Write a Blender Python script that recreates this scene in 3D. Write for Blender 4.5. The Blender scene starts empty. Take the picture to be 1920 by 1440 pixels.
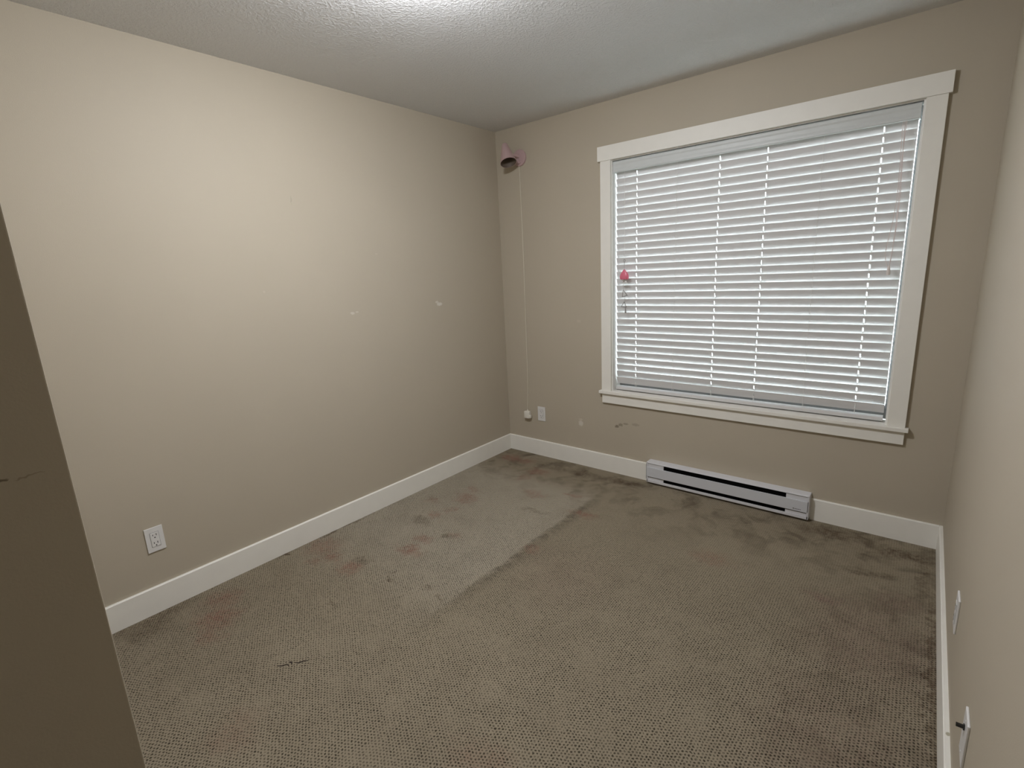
import bpy, bmesh, math, random
from mathutils import Vector, Matrix
random.seed(4)
S = bpy.context.scene
col = S.collection

# ------------------------------------------------------------------ camera
cam_d = bpy.data.cameras.new('camera')
cam_d.sensor_fit = 'HORIZONTAL'; cam_d.sensor_width = 36.0
cam_d.lens = 36.0 * 936.775 / 1920.0
cam_d.clip_start = 0.02; cam_d.clip_end = 200
cam = bpy.data.objects.new('camera', cam_d); col.objects.link(cam)
_f = Vector((-0.6256, 0.7486, -0.2197)).normalized()
_r = Vector((0.7733, 0.6323, -0.0472)); _r = (_r - _f * _r.dot(_f)).normalized()
_u = _r.cross(_f)
M4 = Matrix((_r, _u, -_f)).transposed().to_4x4()
M4.translation = Vector((2.5775, -3.0304, 1.4409))
cam.matrix_world = M4
S.camera = cam

# ------------------------------------------------------------------ world, exposure
w = bpy.data.worlds.new('overcast_sky'); S.world = w; w.use_nodes = True
bg = w.node_tree.nodes['Background']
bg.inputs['Color'].default_value = (0.86, 0.93, 1.0, 1); bg.inputs['Strength'].default_value = 11.0
S.view_settings.view_transform = 'Standard'; S.view_settings.look = 'None'
S.view_settings.gamma = 1.0; S.view_settings.use_curve_mapping = False
S.view_settings.exposure = 0.0
LAMP_L = 208.0
LAMP_C = (0.985, 1.0, 1.06)
LAMP_XY = (1.28, -1.83)

# ------------------------------------------------------------------ room sizes (m)
H = 2.44; W = 2.7512; HB = 0.125; T = 0.014
CX, CY = 1.783, -2.9354        # outer corner of the closet beside the entry
YE = -4.35                     # far end of the entry

# ------------------------------------------------------------------ node helpers
def mat(name):
    m = bpy.data.materials.new(name); m.use_nodes = True
    nt = m.node_tree; return m, nt, nt.nodes['Principled BSDF']

class N:
    """tiny helper for chaining shader nodes"""
    def __init__(s, nt): s.nt = nt
    def new(s, t): return s.nt.nodes.new(t)
    def link(s, a, b): s.nt.links.new(a, b)
    def put(s, sock, v):
        if isinstance(v, bpy.types.NodeSocket): s.link(v, sock)
        elif v is not None: sock.default_value = v
    def math(s, op, a, b=None, c=None, clamp=False):
        n = s.new('ShaderNodeMath'); n.operation = op; n.use_clamp = clamp
        for i, v in enumerate((a, b, c)): s.put(n.inputs[i], v)
        return n.outputs[0]
    def vec(s, op, a, b=None, scale=None):
        n = s.new('ShaderNodeVectorMath'); n.operation = op
        s.put(n.inputs[0], a)
        if b is not None: s.put(n.inputs[1], b)
        if scale is not None: s.put(n.inputs['Scale'], scale)
        return n.outputs['Value'] if op in ('LENGTH', 'DISTANCE', 'DOT_PRODUCT') else n.outputs[0]
    def noise(s, vec, scale, detail=2, rough=0.5, color=False):
        n = s.new('ShaderNodeTexNoise'); s.put(n.inputs['Vector'], vec)
        n.inputs['Scale'].default_value = scale; n.inputs['Detail'].default_value = detail
        n.inputs['Roughness'].default_value = rough
        return n.outputs['Color'] if color else n.outputs[0]
    def ramp(s, v, a, b, c=0.0, d=1.0, smooth=True):
        n = s.new('ShaderNodeMapRange'); n.interpolation_type = 'SMOOTHSTEP' if smooth else 'LINEAR'
        s.put(n.inputs[0], v)
        for i, x in enumerate((a, b, c, d)): s.put(n.inputs[i + 1], x)
        return n.outputs[0]
    def mix(s, f, a, b, blend='MIX'):
        n = s.new('ShaderNodeMix'); n.data_type = 'RGBA'; n.blend_type = blend
        s.put(n.inputs[0], f)
        s.put(n.inputs[6], a if isinstance(a, bpy.types.NodeSocket) else (*a, 1))
        s.put(n.inputs[7], b if isinstance(b, bpy.types.NodeSocket) else (*b, 1))
        return n.outputs[2]
    def pos(s): return s.new('ShaderNodeNewGeometry').outputs['Position']
    def sep(s, v):
        n = s.new('ShaderNodeSeparateXYZ'); s.link(v, n.inputs[0]); return n.outputs
    def bump(s, h, strength, dist):
        n = s.new('ShaderNodeBump'); n.inputs['Strength'].default_value = strength
        n.inputs['Distance'].default_value = dist; s.put(n.inputs['Height'], h); return n.outputs[0]
    def jitter(s, p, scale, amp):
        c = s.vec('SUBTRACT', s.noise(p, scale, 2, 0.6, True), (0.5, 0.5, 0.5))
        return s.vec('ADD', p, s.vec('SCALE', c, scale=amp))
    def spot(s, p, c, r, soft=0.5):
        """1 inside an ellipsoid at c with radii r, fading outward"""
        d = s.vec('MULTIPLY', s.vec('SUBTRACT', p, c), tuple(1.0 / k for k in r))
        return s.ramp(s.vec('LENGTH', d), 1.0, soft)

def simple(name, rgb, rough=0.5, metal=0.0, noise=0.0, spec=0.5):
    m, nt, b = mat(name); g = N(nt)
    b.inputs['Roughness'].default_value = rough; b.inputs['Metallic'].default_value = metal
    b.inputs['Specular IOR Level'].default_value = spec
    if noise:
        n = g.noise(g.pos(), 18, 3)
        lo = tuple(c * (1 - noise) for c in rgb); hi = tuple(min(1, c * (1 + noise)) for c in rgb)
        g.link(g.mix(n, lo, hi), b.inputs['Base Color'])
    else: b.inputs['Base Color'].default_value = (*rgb, 1)
    return m

# ------------------------------------------------------------------ materials
def wall_material(name, rgb, spots=(), rough=0.6):
    m, nt, b = mat(name); g = N(nt); p = g.pos()
    n = g.noise(p, 2.5, 4)
    c = g.mix(n, tuple(k * 0.965 for k in rgb), tuple(k * 1.03 for k in rgb))
    pj = g.jitter(p, 70, 0.016)
    for (ctr, rad, scol, amt) in spots:
        c = g.mix(g.math('MULTIPLY', g.spot(pj, ctr, rad, 0.55), amt), c, scol)
    g.link(c, b.inputs['Base Color'])
    b.inputs['Roughness'].default_value = rough
    b.inputs['Specular IOR Level'].default_value = 0.3
    h = g.noise(p, 280, 3, 0.6)
    g.link(g.bump(h, 0.16, 0.0015), b.inputs['Normal'])
    return m
BEIGE = (0.465, 0.412, 0.322)
PUTTY = (0.66, 0.63, 0.56)
M_wall = wall_material('beige_wall_paint', BEIGE)
M_wall_left = wall_material('beige_wall_paint_patched', BEIGE, [
    ((0, -0.677, 1.247), (0.02, 0.030, 0.014), PUTTY, 0.85),
    ((0, -0.700, 1.262), (0.02, 0.018, 0.009), PUTTY, 0.7),
    ((0, -1.360, 1.247), (0.02, 0.020, 0.009), PUTTY, 0.6),
    ((0, -1.330, 1.252), (0.02, 0.012, 0.006), PUTTY, 0.5),
    ((0, -1.642, 1.851), (0.02, 0.004, 0.028), (0.36, 0.32, 0.25), 0.6),
    ((0, -1.15, 1.58), (0.02, 0.010, 0.006), (0.54, 0.49, 0.40), 0.5),
    ((0, -1.85, 1.40), (0.02, 0.008, 0.006), (0.54, 0.49, 0.40), 0.5)])
M_wall_back = wall_material('beige_wall_paint_scuffed', BEIGE, [
    ((0.689, 0, 0.322), (0.024, 0.02, 0.026), PUTTY, 0.75),
    ((0.689, 0, 0.352), (0.022, 0.02, 0.010), (0.60, 0.55, 0.45), 0.6),
    ((0.687, 0, 1.076), (0.022, 0.02, 0.013), (0.54, 0.49, 0.40), 0.5),
    ((0.985, 0, 0.347), (0.020, 0.02, 0.012), (0.17, 0.14, 0.10), 0.8),
    ((1.012, 0, 0.362), (0.022, 0.02, 0.014), (0.22, 0.19, 0.14), 0.7),
    ((1.052, 0, 0.374), (0.026, 0.02, 0.008), (0.22, 0.19, 0.14), 0.6),
    ((1.125, 0, 0.380), (0.034, 0.02, 0.012), (0.30, 0.26, 0.20), 0.55)])

M_wall_closet = wall_material('beige_wall_paint_scratched', BEIGE, [
    ((CX, -2.996, 1.238), (0.02, 0.008, 0.0022), (0.12, 0.09, 0.06), 0.8),
    ((CX, -2.972, 1.2345), (0.02, 0.020, 0.0014), (0.25, 0.20, 0.14), 0.6)])

def ceiling_material():
    m, nt, b = mat('textured_white_ceiling'); g = N(nt); p = g.pos()
    b.inputs['Base Color'].default_value = (0.72, 0.72, 0.715, 1); b.inputs['Roughness'].default_value = 0.8
    a = g.ramp(g.noise(g.jitter(p, 40, 0.025), 82, 3, 0.55), 0.44, 0.62)
    h = g.math('ADD', a, g.math('MULTIPLY', g.noise(p, 240, 3), 0.35))
    g.link(g.bump(h, 0.55, 0.0035), b.inputs['Normal'])
    return m
M_ceil = ceiling_material()

M_trim = simple('white_trim_paint', (0.82, 0.80, 0.735), 0.5, noise=0.03)
def chipped_trim():
    m, nt, b = mat('white_trim_paint_chipped'); g = N(nt); p = g.pos()
    c = g.mix(g.noise(p, 18, 3), (0.795, 0.776, 0.713), (0.845, 0.824, 0.757))
    c = g.mix(g.math('MULTIPLY', g.spot(g.jitter(p, 60, 0.01), (2.747, -1.412, HB), (0.006, 0.010, 0.01), 0.5), 0.85), c, (0.36, 0.33, 0.22))
    g.link(c, b.inputs['Base Color']); b.inputs['Roughness'].default_value = 0.5
    return m
M_trim_chip = chipped_trim()
M_jamb = simple('white_jamb_paint', (0.78, 0.77, 0.73), 0.4, noise=0.03)
M_slat = simple('white_slat_vinyl', (0.63, 0.62, 0.61), 0.45, noise=0.02)
M_valance = simple('grey_white_valance', (0.60, 0.625, 0.615), 0.45, noise=0.05)
M_metal_rail = simple('white_steel_rail', (0.6, 0.6, 0.6), 0.4)
M_cord = simple('white_blind_cord', (0.75, 0.73, 0.70), 0.7)
M_pinkcord = simple('pink_white_pull_cord', (0.72, 0.62, 0.60), 0.7)
M_tassel = simple('clear_tassel_plastic', (0.70, 0.64, 0.60), 0.3)
M_sash = simple('grey_window_frame', (0.20, 0.20, 0.20), 0.4)
M_heater = simple('grey_white_enamel', (0.68, 0.68, 0.70), 0.4, noise=0.03)
M_heater_panel = simple('grey_enamel_panel', (0.60, 0.61, 0.635), 0.38, noise=0.03)
M_black = simple('slot_darkness_black', (0.004, 0.004, 0.004), 0.95, spec=0.05)
M_seam = simple('dark_seam', (0.05, 0.05, 0.05), 0.7)
M_plate = simple('white_plastic_plate', (0.72, 0.71, 0.69), 0.3)
M_slot = simple('dark_socket_slot', (0.01, 0.01, 0.01), 0.7)
M_coax = simple('dark_threaded_metal', (0.05, 0.048, 0.044), 0.35, 0.8)
M_pink = simple('pale_pink_lamp_paint', (0.50, 0.355, 0.35), 0.35, noise=0.03)
M_pink_in = simple('unlit_interior_darkened', (0.13, 0.10, 0.075), 0.6)  # darkness of the unlit lamp interior put into the colour
M_cable = simple('ivory_cable', (0.68, 0.64, 0.53), 0.5)
M_plug = simple('ivory_plug_plastic', (0.76, 0.73, 0.65), 0.4)
M_shell = simple('bright_pink_shell', (0.72, 0.17, 0.25), 0.3, noise=0.1)
M_bead = simple('pale_clear_bead', (0.72, 0.72, 0.70), 0.15)
M_silver = simple('silver_charm_metal', (0.32, 0.31, 0.30), 0.3, 0.9)
M_lint = simple('dark_brown_lint', (0.03, 0.02, 0.015), 0.9)

def glass_material():
    m, nt, b = mat('window_glass'); g = N(nt)
    out = nt.nodes['Material Output']; nt.nodes.remove(b)
    tr = g.new('ShaderNodeBsdfTransparent'); gl = g.new('ShaderNodeBsdfGlossy'); gl.inputs['Roughness'].default_value = 0.02
    lw = g.new('ShaderNodeFresnel'); lw.inputs['IOR'].default_value = 1.45
    tr.inputs['Color'].default_value = (0.93, 0.96, 0.95, 1)
    mx = g.new('ShaderNodeMixShader'); g.link(lw.outputs[0], mx.inputs[0])
    g.link(tr.outputs[0], mx.inputs[1]); g.link(gl.outputs[0], mx.inputs[2]); g.link(mx.outputs[0], out.inputs[0])
    return m
M_glass = glass_material()

def lamp_material():
    m, nt, b = mat('lit_lamp_diffuser')
    b.inputs['Base Color'].default_value = (0.9, 0.9, 0.9, 1)
    b.inputs['Emission Color'].default_value = (*LAMP_C, 1); b.inputs['Emission Strength'].default_value = LAMP_L
    return m
M_lampglow = lamp_material()

def carpet_material():
    m, nt, b = mat('worn_loop_carpet'); g = N(nt); p = g.pos()
    s = 0.0115
    pj = g.jitter(g.jitter(p, 9, 0.012), 95, 0.0100)
    x, y, z = g.sep(pj)
    u = g.math('DIVIDE', x, s * 0.866)
    row = g.math('FLOOR', u)
    odd = g.math('MULTIPLY', g.math('PINGPONG', row, 1.0), 0.5)
    v = g.math('ADD', g.math('DIVIDE', y, s), odd)
    fu = g.math('MULTIPLY', g.math('SUBTRACT', g.math('FRACT', u), 0.5), 0.866)
    fv = g.math('SUBTRACT', g.math('FRACT', v), 0.5)
    d = g.math('SQRT', g.math('ADD', g.math('MULTIPLY', fu, fu), g.math('MULTIPLY', fv, fv)))
    loop = g.ramp(d, 0.14, 0.40)                               # 0 in the hole between loops, 1 on the yarn
    px, py, pz = g.sep(p)
    # pile is matted flat towards the window wall, where the weave is hard to see
    matted = g.math('MULTIPLY', g.ramp(py, -1.25, -0.25), 0.62)
    blot = g.ramp(g.noise(g.jitter(p, 4, 0.25), 7, 4, 0.6), 0.46, 0.66)
    matted = g.math('MAXIMUM', matted, g.math('MULTIPLY', blot, 0.30))
    hole = g.math('MULTIPLY', g.math('SUBTRACT', 1.0, loop), g.math('SUBTRACT', 1.0, matted))
    hole = g.math('MULTIPLY', hole, g.ramp(g.noise(p, 75, 3, 0.6), 0.30, 0.60, 0.40, 1.0))
    fib = g.noise(p, 420, 3, 0.65)
    yarn = g.mix(g.ramp(fib, 0.3, 0.7), (0.222, 0.186, 0.130), (0.335, 0.287, 0.206))
    big = g.noise(p, 1.7, 4, 0.6)
    yarn = g.mix(g.ramp(big, 0.35, 0.65, 0.0, 0.22), yarn, (0.20, 0.165, 0.115))
    # nap brushed the other way along the strip where furniture stood by the left wall
    wob = g.math('MULTIPLY', g.math('SUBTRACT', g.noise(p, 7, 4, 0.7), 0.5), 0.07)
    ex = g.math('ADD', px, wob)
    along = g.math('MULTIPLY', g.ramp(py, -2.1, -1.35), g.ramp(py, -0.28, -0.55))
    nap = g.math('MULTIPLY', g.ramp(ex, 1.075, 1.035), along)
    yarn = g.mix(g.math('MULTIPLY', nap, 0.46), yarn, (0.43, 0.39, 0.315))
    band = g.math('MULTIPLY', g.math('MULTIPLY', g.ramp(ex, 1.03, 1.055), g.ramp(ex, 1.14, 1.06)), along)
    yarn = g.mix(g.math('MULTIPLY', band, g.ramp(g.noise(p, 22, 4, 0.7), 0.35, 0.65, 0.15, 0.62)), yarn, (0.10, 0.083, 0.06))
    # dirty mottling, made darker towards the window wall and the right side
    mottle_n = g.ramp(g.noise(g.jitter(p, 5, 0.3), 5.5, 5, 0.65), 0.42, 0.70)
    darker_m = g.math('MAXIMUM', g.ramp(py, -0.75, -0.1, 0.12, 0.85), g.ramp(px, 1.9, 2.75, 0.0, 0.62))
    yarn = g.mix(g.math('MULTIPLY', mottle_n, darker_m), yarn, (0.105, 0.083, 0.055))
    # red and dark spills, and dark gaps painted along the baseboards: (x, y, rx, ry, amount)
    ps = g.jitter(g.jitter(p, 12, 0.15), 60, 0.05)
    RED = (0.235, 0.108, 0.078); DRK = (0.078, 0.050, 0.028); PUR = (0.20, 0.11, 0.10)
    reds = [(0.28, -2.40, .12, .10, .55), (0.16, -2.33, .10, .09, .45), (0.38, -2.46, .07, .06, .4),
            (0.12, -1.80, .12, .09, .45), (0.26, -1.83, .07, .05, .6), (0.43, -1.83, .08, .06, .6),
            (0.22, -1.92, .05, .04, .35), (0.52, -1.42, .08, .05, .6), (0.57, -1.54, .10, .06, .6),
            (0.66, -1.30, .05, .04, .4), (0.36, -1.18, .06, .05, .45), (0.20, -1.06, .06, .05, .4),
            (0.40, -1.07, .05, .06, .4), (0.36, -0.90, .10, .08, .5), (0.30, -0.78, .07, .05, .4),
            (0.17, -0.18, .13, .08, .75), (0.30, -0.16, .08, .06, .6), (0.50, -0.30, .09, .06, .55),
            (0.47, -0.42, .04, .08, .4), (0.69, -0.60, .10, .05, .4), (0.92, -0.50, .06, .03, .6),
            (1.11, -0.68, .10, .05, .6), (1.10, -1.15, .05, .04, .35), (1.89, -0.71, .12, .08, .35),
            (0.95, -2.60, .10, .10, .2), (1.70, -2.20, .14, .10, .25)]
    purs = [(2.36, -0.74, .09, .05, .4), (2.55, -0.95, .28, .40, .24), (2.50, -1.5, .30, .40, .2), (2.62, -0.62, .12, .12, .25),
            (1.35, -1.25, .3, .3, .12)]
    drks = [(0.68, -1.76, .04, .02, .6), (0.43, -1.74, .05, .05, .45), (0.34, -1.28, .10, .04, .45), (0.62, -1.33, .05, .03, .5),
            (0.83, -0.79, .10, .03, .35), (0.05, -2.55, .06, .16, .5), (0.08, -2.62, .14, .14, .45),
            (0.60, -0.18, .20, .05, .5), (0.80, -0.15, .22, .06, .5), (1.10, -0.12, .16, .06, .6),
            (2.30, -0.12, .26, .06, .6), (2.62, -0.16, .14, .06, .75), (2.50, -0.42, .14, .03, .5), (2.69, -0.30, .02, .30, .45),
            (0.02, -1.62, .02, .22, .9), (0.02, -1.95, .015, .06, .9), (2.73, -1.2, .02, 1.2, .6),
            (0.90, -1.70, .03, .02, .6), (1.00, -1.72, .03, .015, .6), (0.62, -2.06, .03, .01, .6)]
    brk = g.ramp(g.noise(g.jitter(p, 20, 0.05), 48, 3, 0.7), 0.32, 0.62, 0.28, 1.2)
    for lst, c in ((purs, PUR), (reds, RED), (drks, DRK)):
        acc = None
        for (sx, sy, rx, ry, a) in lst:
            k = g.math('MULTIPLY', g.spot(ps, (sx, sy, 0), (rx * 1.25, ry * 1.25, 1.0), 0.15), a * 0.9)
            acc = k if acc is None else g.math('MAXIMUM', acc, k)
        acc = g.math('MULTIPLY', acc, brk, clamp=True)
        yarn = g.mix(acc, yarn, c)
    c = g.mix(g.math('MULTIPLY', hole, 0.98), yarn, g.mix(0.08, (0.014, 0.011, 0.006), yarn))
    g.link(c, b.inputs['Base Color'])
    b.inputs['Roughness'].default_value = 0.95; b.inputs['Specular IOR Level'].default_value = 0.1
    hgt = g.math('ADD', g.math('SUBTRACT', 1.0, hole), g.math('MULTIPLY', fib, 0.5))
    g.link(g.bump(hgt, 0.55, 0.004), b.inputs['Normal'])
    return m
M_carpet = carpet_material()

# ------------------------------------------------------------------ mesh helpers
def bm_box(bm, x0, x1, y0, y1, z0, z1, bev=0.0, seg=2):
    r = bmesh.ops.create_cube(bm, size=1.0)
    vs = r['verts']
    for v in vs:
        v.co = Vector(((x0 + x1) / 2 + v.co.x * (x1 - x0), (y0 + y1) / 2 + v.co.y * (y1 - y0), (z0 + z1) / 2 + v.co.z * (z1 - z0)))
    if bev > 0:
        es = list({e for v in vs for e in v.link_edges})
        bmesh.ops.bevel(bm, geom=es, offset=bev, segments=seg, profile=0.5, affect='EDGES')
def bm_tube(bm, pts, r, n=8, cap=True):
    pts = [Vector(p) for p in pts]; rings = []
    up = None
    for i, p in enumerate(pts):
        a = pts[max(0, i - 1)]; c = pts[min(len(pts) - 1, i + 1)]
        t = (c - a).normalized()
        if up is None: up = t.orthogonal().normalized()
        up = (up - t * up.dot(t)).normalized(); sd = t.cross(up)
        rr = r[i] if isinstance(r, (list, tuple)) else r
        rings.append([bm.verts.new(p + (up * math.cos(k * 2 * math.pi / n) + sd * math.sin(k * 2 * math.pi / n)) * rr) for k in range(n)])
    for a, c in zip(rings, rings[1:]):
        for k in range(n): bm.faces.new((a[k], a[(k + 1) % n], c[(k + 1) % n], c[k]))
    if cap:
        bm.faces.new(rings[0][::-1]); bm.faces.new(rings[-1])
def bm_lathe(bm, prof, n=32, mtx=None, close=False):
    """prof: list of (radius, height) spun about local z"""
    mtx = mtx or Matrix.Identity(4); rings = []
    for (r, h) in prof:
        if r < 1e-6: rings.append([bm.verts.new(mtx @ Vector((0, 0, h)))])
        else: rings.append([bm.verts.new(mtx @ Vector((r * math.cos(k * 2 * math.pi / n), r * math.sin(k * 2 * math.pi / n), h))) for k in range(n)])
    pairs = list(zip(rings, rings[1:]))
    if close: pairs.append((rings[-1], rings[0]))
    for a, c in pairs:
        for k in range(n):
            q = [a[k % len(a)], a[(k + 1) % len(a)], c[(k + 1) % len(c)], c[k % len(c)]]
            q = [v for i, v in enumerate(q) if v not in q[:i]]
            if len(q) > 2: bm.faces.new(q)
def bm_prism(bm, prof, x0, x1):
    """extrude a closed (y, z) outline along x"""
    a = [bm.verts.new((x0, y, z)) for y, z in prof]; c = [bm.verts.new((x1, y, z)) for y, z in prof]
    n = len(prof)
    for k in range(n): bm.faces.new((a[k], a[(k + 1) % n], c[(k + 1) % n], c[k]))
    bm.faces.new(a[::-1]); bm.faces.new(c)
def obj(name, bm, m, parent=None, smooth=False):
    bmesh.ops.recalc_face_normals(bm, faces=bm.faces[:])
    me = bpy.data.meshes.new(name); bm.to_mesh(me); bm.free(); me.materials.append(m)
    if smooth:
        me.polygons.foreach_set('use_smooth', [True] * len(me.polygons))
        me.set_sharp_from_angle(angle=math.radians(35))
    o = bpy.data.objects.new(name, me); col.objects.link(o)
    if parent:
        o.parent = parent
        o.location = -parent_world(parent)
    return o
def parent_world(p):
    v = Vector((0, 0, 0))
    while p: v += p.location; p = p.parent
    return v
def box(name, m, dims, parent=None, bev=0.0, smooth=False):
    bm = bmesh.new(); bm_box(bm, *dims, bev=bev); return obj(name, bm, m, parent, smooth)
def thing(name, loc, label, cat, group=None):
    o = bpy.data.objects.new(name, None); col.objects.link(o); o.location = loc; o.empty_display_size = 0.05
    o['label'] = label; o['category'] = cat
    if group: o['group'] = group
    return o
def structure(o, label, cat):
    o['kind'] = 'structure'; o['label'] = label; o['category'] = cat; return o

# ------------------------------------------------------------------ room shell
TH = 0.14
structure(box('floor', M_carpet, (-TH, W + TH, YE - TH, TH, -0.08, 0.0)), 'stained brown loop pile carpet covering the whole floor', 'floor')
structure(box('ceiling', M_ceil, (-TH, W + TH, YE - TH, TH, H, H + 0.1)), 'textured white ceiling above the bare room', 'ceiling')
structure(box('wall_left', M_wall_left, (-TH, 0, YE - TH, TH, 0.0, H)), 'long beige wall with small putty patches left of the window', 'wall')
structure(box('wall_right', M_wall, (W, W + TH, YE - TH, TH, 0.0, H)), 'beige wall seen edge on at the right', 'wall')
OX0, OX1, OZ0, OZ1 = 0.938, 2.492, 0.575, 2.105        # rough window opening
bm = bmesh.new()
bm_box(bm, 0, OX0, 0, TH, 0, H); bm_box(bm, OX1, W, 0, TH, 0, H)
bm_box(bm, OX0, OX1, 0, TH, 0, OZ0); bm_box(bm, OX0, OX1, 0, TH, OZ1, H)
structure(obj('wall_back', bm, M_wall_back), 'beige window wall with scuff marks under the sill', 'wall')
structure(box('wall_closet', M_wall_closet, (0, CX, YE, CY, 0, H), bev=0.002), 'shaded beige closet wall corner at the left edge', 'wall')
structure(box('wall_entry', M_wall, (CX, W, YE - TH, YE, 0, H)), 'beige wall closing the entry behind the camera', 'wall')

def board(name, prof_axis, a0, a1, fixed, sgn, label):
    """flat baseboard with an eased top edge; prof_axis 'x' runs along x, 'y' along y"""
    out = [(0, 0), (T, 0), (T, HB - 0.003), (T - 0.003, HB), (0, HB)]
    bm = bmesh.new(); n = len(out)
    def P(a, d, z): return (a, fixed + sgn * d, z) if prof_axis == 'x' else (fixed + sgn * d, a, z)
    A = [bm.verts.new(P(a0, d, z)) for d, z in out]; B = [bm.verts.new(P(a1, d, z)) for d, z in out]
    for k in range(n): bm.faces.new((A[k], A[(k + 1) % n], B[(k + 1) % n], B[k]))
    bm.faces.new(A); bm.faces.new(B[::-1])
    return structure(obj(name, bm, M_trim_chip if name.endswith('right') else M_trim), label, 'baseboard')
HX0, HX1 = 1.234, 2.190
board('baseboard_left', 'y', CY, 0.0, 0.0, 1, 'white painted baseboard along the long left wall')
board('baseboard_back', 'x', T, HX0, 0.0, -1, 'white baseboard between the room corner and the heater')
board('baseboard_back', 'x', HX1, W - T, 0.0, -1, 'short white baseboard right of the heater')
board('baseboard_right', 'y', YE, 0.0, W, -1, 'white baseboard along the right wall')
board('baseboard_front', 'x', T, CX, CY, 1, 'white baseboard along the closet front')

# ------------------------------------------------------------------ window with casing
win = bpy.data.objects.new('window_1', None); col.objects.link(win); win.location = (1.715, 0, 0.60)
structure(win, 'window in white flat casing with sill and apron', 'window')
cb = 0.0015
box('head_casing', M_trim, (0.859, 2.570, -0.024, 0, 2.093, 2.180), win, cb)
box('side_casing', M_trim, (0.877, 0.949, -0.019, 0, 0.600, 2.093), win, cb)
box('side_casing', M_trim, (2.484, 2.558, -0.019, 0, 0.600, 2.093), win, cb)
box('sill', M_trim, (0.862, 2.572, -0.036, 0.100, 0.580, 0.600), win, 0.002)
box('apron', M_trim, (0.880, 2.558, -0.018, 0, 0.512, 0.580), win, cb)
box('jamb', M_jamb, (OX0, 0.955, -0.001, TH, 0.600, 2.105), win)
box('jamb', M_jamb, (2.476, OX1, -0.001, TH, 0.600, 2.105), win)
box('head_jamb', M_jamb, (0.955, 2.476, -0.001, TH, 2.088, 2.105), win)
bm = bmesh.new()
bm_box(bm, 0.955, 0.972, 0.105, 0.135, 0.600, 2.088); bm_box(bm, 2.464, 2.476, 0.105, 0.135, 0.600, 2.088)
bm_box(bm, 0.972, 2.464, 0.105, 0.135, 2.060, 2.088); bm_box(bm, 0.972, 2.464, 0.105, 0.135, 0.600, 0.672)
obj('window_frame', bm, M_sash, win)
box('pane', M_glass, (0.972, 2.464, 0.118, 0.122, 0.672, 2.060), win)

# ------------------------------------------------------------------ blind
blind = thing('window_blind', (1.715, 0.05, 2.088), 'white horizontal slat blind hanging closed inside the window casing', 'window blind')
BX0, BX1 = 0.961, 2.464; BY = 0.052; PITCH = 0.0445; SW = 0.050; TILT = math.radians(69.5)
bm = bmesh.new()
prof = [(0.004, 2.017), (0.014, 2.017), (0.014, 2.0825), (0.006, 2.0825), (0.002, 2.077), (0.001, 2.066), (0.003, 2.058), (0.003, 2.040), (0.001, 2.030), (0.001, 2.022)]
bm_prism(bm, prof, 0.957, 2.470)
val = obj('valance', bm, M_valance, blind)
for vx in (0.957, 2.462): box('valance_return', M_valance, (vx, vx + 0.008, 0.014, 0.060, 2.019, 2.080), val)
box('headrail', M_metal_rail, (0.968, 2.460, 0.026, 0.078, 2.036, 2.078), blind, 0.002)
SLOTS = (1.100, 1.600, 1.845, 2.340)
def slat_mesh():
    xs = [BX0]
    for s in SLOTS: xs += [s - 0.0024, s + 0.0024]
    xs.append(BX1)
    ts = [-0.5, -0.36, -0.23, 0.0, 0.23, 0.36, 0.5]
    holes = {(2 * i + 1, j) for i in range(len(SLOTS)) for j in (2, 3)}
    th = 0.0026; me = bpy.data.meshes.new('slat'); verts = []; faces = []
    def pt(x, t, side):
        crown = 0.0022 * (1 - (2 * t) ** 2)
        # local: a along slat width (inner edge up), n out of the room-side face
        a = t * SW; n = crown + (th / 2 if side == 0 else -th / 2)
        yy = -a * math.cos(TILT) - n * math.sin(TILT)
        zz = a * math.sin(TILT) - n * math.cos(TILT)
        return (x - (BX0 + BX1) / 2, yy, zz)
    nx, nt_ = len(xs), len(ts); idx = {}
    for side in (0, 1):
        for i, x in enumerate(xs):
            for j, t in enumerate(ts):
                idx[side, i, j] = len(verts); verts.append(pt(x, t, side))
    cells = {(i, j) for i in range(nx - 1) for j in range(nt_ - 1)} - holes
    for (i, j) in cells:
        q = [(i, j), (i + 1, j), (i + 1, j + 1), (i, j + 1)]
        faces.append([idx[(0,) + c] for c in q]); faces.append([idx[(1,) + c] for c in q[::-1]])
        for k, nb in enumerate(((i, j - 1), (i + 1, j), (i, j + 1), (i - 1, j))):
            if nb not in cells:
                a, c = q[k], q[(k + 1) % 4]
                faces.append([idx[(0,) + c], idx[(0,) + a], idx[(1,) + a], idx[(1,) + c]])
    me.from_pydata(verts, [], faces); me.validate(); me.materials.append(M_slat)
    b2 = bmesh.new(); b2.from_mesh(me); bmesh.ops.recalc_face_normals(b2, faces=b2.faces[:]); b2.to_mesh(me); b2.free()
    return me
sm = slat_mesh()
ZTOP = 1.983
for k in range(-1, 30):
    ztop = ZTOP - PITCH * k
    zc = ztop - SW / 2 * math.sin(TILT)
    o = bpy.data.objects.new('slat', sm); col.objects.link(o); o.parent = blind
    o.location = Vector(((BX0 + BX1) / 2, BY, zc)) - blind.location
    o.rotation_euler = (math.radians(random.uniform(-1.2, 1.2)), math.radians(random.uniform(-.05, .05)), 0)
box('bottom_rail', M_slat, (BX0, BX1, 0.030, 0.078, 0.607, 0.628), blind, 0.003)
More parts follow.
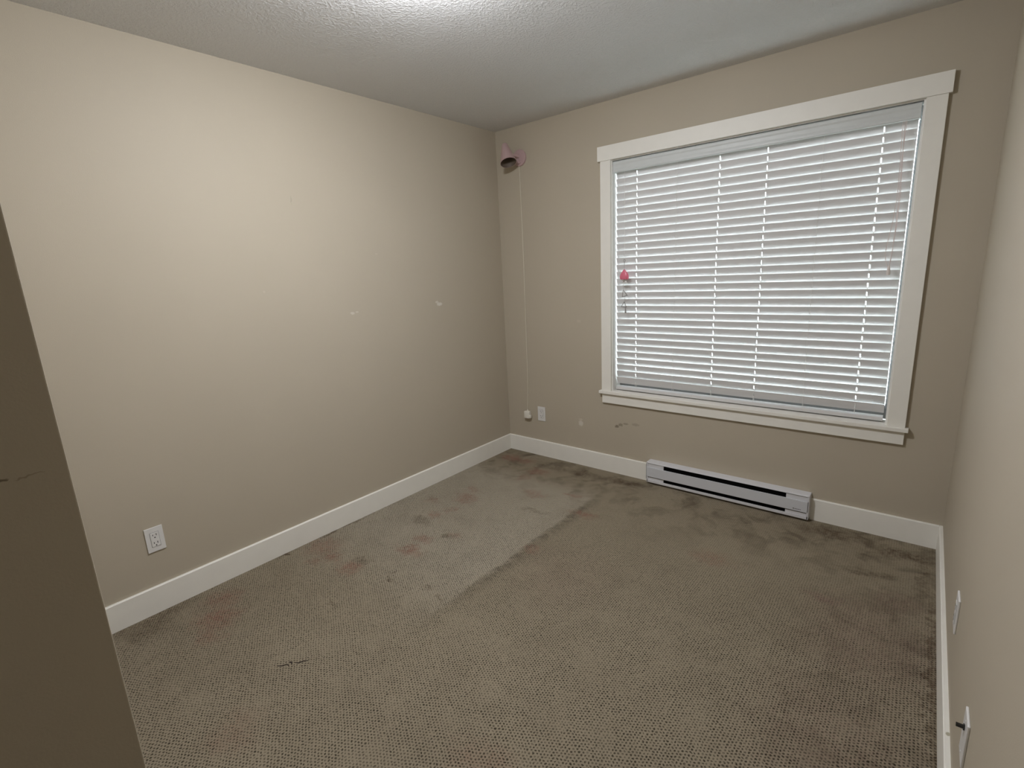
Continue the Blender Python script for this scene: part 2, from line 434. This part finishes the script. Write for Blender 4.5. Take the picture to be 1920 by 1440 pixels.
for x in (*SLOTS, 1.358, 2.100):
    bm = bmesh.new()
    yf = BY - SW / 2 * math.cos(TILT) - 0.0028
    bm_tube(bm, [(x, yf, 2.04), (x, yf, 0.618)], 0.0007, 6); bm_tube(bm, [(x, BY + 0.0135, 2.04), (x, BY + 0.0135, 0.618)], 0.0007, 6)
    obj('ladder_cord', bm, M_cord, blind)
for x in SLOTS:
    bm = bmesh.new(); bm_tube(bm, [(x, BY, 2.05), (x, BY, 0.615)], 0.0008, 6); obj('lift_cord', bm, M_cord, blind)
# pull cords bunched at the right end
strands = [
    [(2.419, .016, 2.03), (2.417, 0.000, 2.00), (2.424, -.002, 1.85), (2.431, -.002, 1.70), (2.430, -.002, 1.56), (2.424, -.002, 1.44), (2.419, -.002, 1.372)],
    [(2.412, .016, 2.03), (2.410, 0.000, 2.00), (2.416, -.003, 1.85), (2.420, -.004, 1.70), (2.414, -.004, 1.58), (2.404, -.004, 1.50), (2.399, -.004, 1.44), (2.405, -.004, 1.40), (2.417, -.003, 1.372)],
    [(2.424, .016, 2.03), (2.423, 0.001, 2.00), (2.421, -.001, 1.85), (2.426, -.001, 1.70), (2.427, -.001, 1.55), (2.425, -.001, 1.44), (2.420, -.001, 1.372)]]
for st in strands:
    bm = bmesh.new(); bm_tube(bm, st, 0.0013, 6); pc = obj('pull_cord', bm, M_pinkcord, blind, True)
bm = bmesh.new()
bm_lathe(bm, [(0, .022), (.003, .021), (.005, .012), (.0085, -.010), (.009, -.018), (.007, -.023), (0, -.024)], 16, Matrix.Translation((2.419, -.002, 1.362)))
obj('tassel', bm, M_tassel, pc, True)

# ------------------------------------------------------------------ hanging charm on the blind
ch = thing('hanging_charm', (1.041, -0.004, 2.018), 'small pink shell charm with silver dangles hanging on the blind', 'ornament')
cy = -0.004
bm = bmesh.new(); bm_tube(bm, [(1.043, cy, 2.018), (1.041, cy, 1.483)], 0.0008, 6); obj('string', bm, M_cord, ch)
bm = bmesh.new()
bm_tube(bm, [(1.041 + .006 * math.sin(a), cy, 1.474 + .010 * math.cos(a)) for a in [i * math.pi / 8 for i in range(17)]], 0.0013, 6, False)
bm_tube(bm, [(1.041, cy, 1.465), (1.041, cy, 1.446)], 0.0014, 6)
bm_tube(bm, [(1.041, cy, 1.446), (1.042, cy, 1.418)], 0.0007, 6)
obj('clasp_ring', bm, M_silver, ch, True)
# scalloped shell: domed, wider than deep, pointed top
bm = bmesh.new(); n = 28; rings = []
for (hr, zz) in ((0.0, 1.421), (0.25, 1.414), (0.55, 1.403), (0.84, 1.390), (1.0, 1.376), (0.98, 1.366), (0.82, 1.358)):
    ring = []
    for k in range(n):
        a = 2 * math.pi * k / n; sc = 1 + 0.05 * math.cos(7 * a) * hr
        dz = -0.004 * hr * (0.5 + 0.5 * math.cos(7 * a)) if zz < 1.372 else 0
        ring.append(bm.verts.new((1.0405 + 0.0305 * hr * sc * math.cos(a), cy + 0.012 * hr * sc * math.sin(a), zz + dz)))
    rings.append(ring)
for a, c in zip(rings[1:], rings[2:]):
    for k in range(n): bm.faces.new((a[k], a[(k + 1) % n], c[(k + 1) % n], c[k]))
top = rings[0][0]
for k in range(n): bm.faces.new((top, rings[1][k], rings[1][(k + 1) % n]))
bm.faces.new(rings[-1][::-1])
for v in rings[0][1:]: bm.verts.remove(v)
obj('pink_shell', bm, M_shell, ch, True)
for (bx, bz, br) in ((1.026, 1.338, .007), (1.038, 1.332, .006), (1.051, 1.338, .007), (1.060, 1.330, .005), (1.034, 1.316, .005)):
    bm = bmesh.new(); bm_lathe(bm, [(0, br)] + [(br * math.sin(t), br * math.cos(t)) for t in (.6, 1.1, 1.57, 2.0, 2.5)] + [(0, -br)], 12, Matrix.Translation((bx, cy, bz)))
    bm_tube(bm, [(bx, cy, bz), (1.0405 + (bx - 1.0405) * .8, cy, 1.36)], 0.0005, 5)
    obj('bead', bm, M_bead, ch, True)
bm = bmesh.new(); bm_tube(bm, [(1.036, cy, 1.358), (1.034, cy, 1.290)], 0.0006, 5); obj('string', bm, M_silver, ch)
def tri(cx, zt, wd, ht, tilt):
    bm = bmesh.new()
    P = [Vector((0, 0, 0)), Vector((-wd / 2, 0, -ht)), Vector((wd / 2, 0, -ht))]
    R = Matrix.Rotation(tilt, 4, 'Y')
    P = [R @ q + Vector((cx, cy, zt)) for q in P]
    for i in range(3): bm_tube(bm, [P[i], P[(i + 1) % 3]], 0.0022, 6)
    return obj('triangle_frame', bm, M_silver, ch, True)
tri(1.033, 1.288, 0.038, 0.042, math.radians(-16)); tri(1.042, 1.212, 0.036, 0.036, math.radians(8))
bm = bmesh.new(); bm_tube(bm, [(1.046, cy, 1.245), (1.042, cy, 1.212)], 0.0006, 5); obj('string', bm, M_silver, ch)
bm = bmesh.new(); bm_tube(bm, [(1.049, cy, 1.172), (1.051, cy, 1.138)], [.0015, .0065], 12)
obj('weight', bm, M_silver, ch, True)

# ------------------------------------------------------------------ pink wall lamp with cable and plug
sc = thing('wall_lamp', (0.222, 0, 2.227), 'pink cone shade wall lamp high in the corner beside the window', 'wall lamp')
Ry = Matrix.Translation((0.222, 0, 2.227)) @ Matrix.Rotation(math.radians(90), 4, 'X')
bm = bmesh.new(); bm_lathe(bm, [(0, 0), (.056, 0), (.056, .012), (.053, .015), (.030, .017), (0, .017)], 40, Ry); obj('backplate', bm, M_pink, sc, True)
bm = bmesh.new(); bm_tube(bm, [(0.222, -.012, 2.232), (0.216, -.050, 2.238), (0.198, -.095, 2.244)], [.010, .008, .008], 14); obj('arm', bm, M_pink, sc, True)
bm = bmesh.new(); bm_lathe(bm, [(0, .0165), (.011, .0165), (.011, .024), (.009, .027), (0, .027)], 20, Matrix.Translation((0.228, 0, 2.197)) @ Matrix.Rotation(math.radians(90), 4, 'X')); obj('switch_knob', bm, M_pink, sc, True)
nrm = Vector((0.36, -0.20, -0.91)).normalized(); rc = Vector((0.219, -0.130, 2.1805))
zax = -nrm; xax = zax.orthogonal().normalized(); yax = zax.cross(xax)
Ms = Matrix((xax, yax, zax)).transposed().to_4x4(); Ms.translation = rc
bm = bmesh.new()
bm_lathe(bm, [(.0555, 0), (.058, 0), (.0255, .122), (.023, .136), (.015, .146), (0, .149)], 40, Ms)
shade = obj('shade', bm, M_pink, sc, True)
bm = bmesh.new(); bm_lathe(bm, [(.0558, 0.0005), (.0235, .120), (.0, .128)], 40, Ms); obj('shade_lining', bm, M_pink_in, shade, True)
bm = bmesh.new(); bm_lathe(bm, [(0, .060), (.012, .066), (.015, .085), (.015, .126), (0, .126)], 20, Ms); obj('lamp_socket', bm, M_pink_in, shade, True)
bm = bmesh.new()
bm_tube(bm, [(0.218, -.010, 2.176), (0.2175, -.006, 2.10), (0.219, -.004, 1.74), (0.2195, -.006, 1.40), (0.219, -.008, 1.07), (0.2165, -.008, .75), (0.213, -.010, .50), (0.2105, -.016, .40), (0.2105, -.020, .352)], 0.0022, 8)
cable = obj('power_cable', bm, M_cable, sc, True)
bm = bmesh.new(); bm_box(bm, 0.184, 0.232, -.036, -.006, 0.296, 0.352, 0.004); bm_box(bm, 0.229, 0.244, -.032, -.012, 0.298, 0.324, 0.004); bm_tube(bm, [(0.2105, -.020, .348), (0.2105, -.020, .366)], [.006, .004], 10)
obj('plug', bm, M_plug, cable, True)

# ------------------------------------------------------------------ baseboard heater
ht = thing('baseboard_heater', (1.712, 0, 0.0), 'long grey white electric baseboard heater under the window', 'heater')
bm = bmesh.new()
bm_box(bm, HX0 + .012, HX1 - .012, -.010, -0.0005, 0.014, 0.153)
bm_prism(bm, [(0, .157), (0, .150), (-.054, .1495), (-.0605, .1490), (-.0605, .1525), (-.057, .155)], HX0 + .004, HX1 - .004)
bm_prism(bm, [(0, .012), (0, .018), (-.050, .018), (-.057, .032), (-.0605, .032), (-.0605, .016), (-.057, .012)], HX0 + .004, HX1 - .004)
obj('housing', bm, M_heater, ht)
for x0 in (HX0, HX1 - .012): box('end_cap', M_heater, (x0, x0 + .012, -.0605, 0, 0.013, 0.1565), ht, 0.003)
for a, b in ((HX0 + .012, 1.352), (2.073, HX1 - .012)): box('end_cover', M_heater, (a, b, -.0565, -.010, .018, .1495), ht, 0.001)
for (zz) in (.1465, .050):
    for a, b in ((HX0 + .010, 1.352), (2.073, HX1 - .008)): box('seam', M_seam, (a, b, -.0572, -.0562, zz, zz + .003), ht)
box('seam', M_seam, (HX0 - .0006, HX0 + .0012, -.0612, -.0595, .036, .146), ht)
box('seam', M_seam, (HX1 - .0065, HX1 - .0048, -.0614, -.0600, .060, .122), ht)
fp = box('front_panel', M_heater_panel, (HX0 + .002, HX1 - .007, -.0635, -.0575, .055, .121), ht, 0.0015)
box('slot_dark_block', M_black, (1.352, 2.073, -.050, -.012, .020, .1495), ht)  # plain black block put in as the darkness behind the slots
bm = bmesh.new()
for i, wd in enumerate((.0045, .003, .0035, .0035, .003, .0035, .003, .003)):
    x = 2.112 + i * .0052; bm_box(bm, x, x + wd, -.0640, -.0634, .0655, .0695 + (.0012 if i == 0 else 0))
obj('maker_mark', bm, M_seam, fp)

# ------------------------------------------------------------------ wall plates
def plate_xf(kind, wallpos, c, zc):
    """plate space (a, d, z) -> world"""
    if kind == 'left': return lambda a, d, z: (wallpos + d, c - a, zc + z)
    if kind == 'right': return lambda a, d, z: (wallpos - d, c + a, zc + z)
    return lambda a, d, z: (c + a, wallpos - d, zc + z)
def xf_box(bm, xf, a0, a1, d0, d1, z0, z1, bev=0.0):
    p = xf(a0, d0, z0); q = xf(a1, d1, z1)
    lo = [min(i, j) for i, j in zip(p, q)]; hi = [max(i, j) for i, j in zip(p, q)]
    bm_box(bm, lo[0], hi[0], lo[1], hi[1], lo[2], hi[2], bev)
def wall_plate(name, kind, wallpos, c, zc, label, cat, coax=False, group=None):
    xf = plate_xf(kind, wallpos, c, zc)
    t = thing(name, xf(0, 0, 0), label, cat, group)
    bm = bmesh.new(); xf_box(bm, xf, -.035, .035, 0, .0055, -.0575, .0575, 0.0018); obj('cover_plate', bm, M_plate, t)
    if not coax:
        bm = bmesh.new(); xf_box(bm, xf, -.0175, .0175, .005, .0056, -.0345, .0345); obj('seam', bm, M_seam, t)
        bm = bmesh.new(); xf_box(bm, xf, -.0165, .0165, .005, .0075, -.0335, .0335, 0.001); rcp = obj('receptacle', bm, M_plate, t)
        for s in (-1, 1):
            zz = s * .0185
            for (a0, a1, z0, z1) in ((-.0080, -.0055, -.001, .0085), (.0055, .0080, .000, .0075), (-.0024, .0024, -.0110, -.0062)):
                bm = bmesh.new(); xf_box(bm, xf, a0, a1, .0070, .0078, zz + z0, zz + z1); obj('slot', bm, M_slot, rcp)
    else:
        bm = bmesh.new(); bm_tube(bm, [xf(0, .005, .026), xf(0, .0085, .026)], .0075, 6); obj('hex_nut', bm, M_coax, t)
        bm = bmesh.new(); bm_tube(bm, [xf(0, .0085, .026), xf(0, .021, .026)], .0048, 16); obj('coax_connector', bm, M_coax, t, True)
        for s in (-1, 1):
            bm = bmesh.new(); bm_tube(bm, [xf(0, .005, s * .042), xf(0, .0064, s * .042)], .0032, 12); obj('screw', bm, M_plate, t)
    return t
wall_plate('wall_outlet', 'left', 0, -2.5025, 0.3435, 'white duplex wall outlet low on the long left wall', 'outlet')
wall_plate('wall_outlet', 'back', 0, 0.3345, 0.343, 'white duplex wall outlet beside the dangling plug near the corner', 'outlet')
wall_plate('wall_outlet', 'right', W, -1.135, 0.343, 'white wall plate on the right wall farther from the camera', 'outlet')
wall_plate('coax_plate', 'right', W, -1.668, 0.343, 'white wall plate with dark coax connector on the right wall', 'wall plate', coax=True)

# ------------------------------------------------------------------ ceiling light (its glow shows at the top edge)
lx, ly = LAMP_XY
cl = thing('ceiling_light', (lx, ly, H), 'round flush ceiling light just above the picture', 'ceiling light')
bm = bmesh.new(); bm_lathe(bm, [(0, H), (.125, H), (.128, H - .010), (.122, H - .022), (0, H - .022)], 40, Matrix.Translation((lx, ly, 0))); obj('base_ring', bm, M_trim, cl, True)
bm = bmesh.new(); bm_lathe(bm, [(.118, H - .022), (.119, H - .035), (.110, H - .058), (.085, H - .078), (.045, H - .089), (0, H - .092)], 40, Matrix.Translation((lx, ly, 0))); obj('diffuser', bm, M_lampglow, cl, True)

# ------------------------------------------------------------------ lint caught in the carpet
bm = bmesh.new()
def fl(x, y): return (x, y, 0.0012)
bm_tube(bm, [fl(.785, -2.378), fl(.800, -2.366), fl(.808, -2.350), fl(.822, -2.350)], [.0010, .0018, .002, .0015], 6)
bm_tube(bm, [fl(.803, -2.340), fl(.814, -2.334), fl(.824, -2.340)], [.0015, .0035, .0015], 6)
bm_tube(bm, [fl(.826, -2.326), fl(.838, -2.320), fl(.845, -2.302), fl(.858, -2.290)], [.0012, .002, .0018, .001], 6)
o = obj('lint_tuft', bm, M_lint, None, True); o['label'] = 'dark twisted tuft of lint on the open carpet'; o['category'] = 'lint'
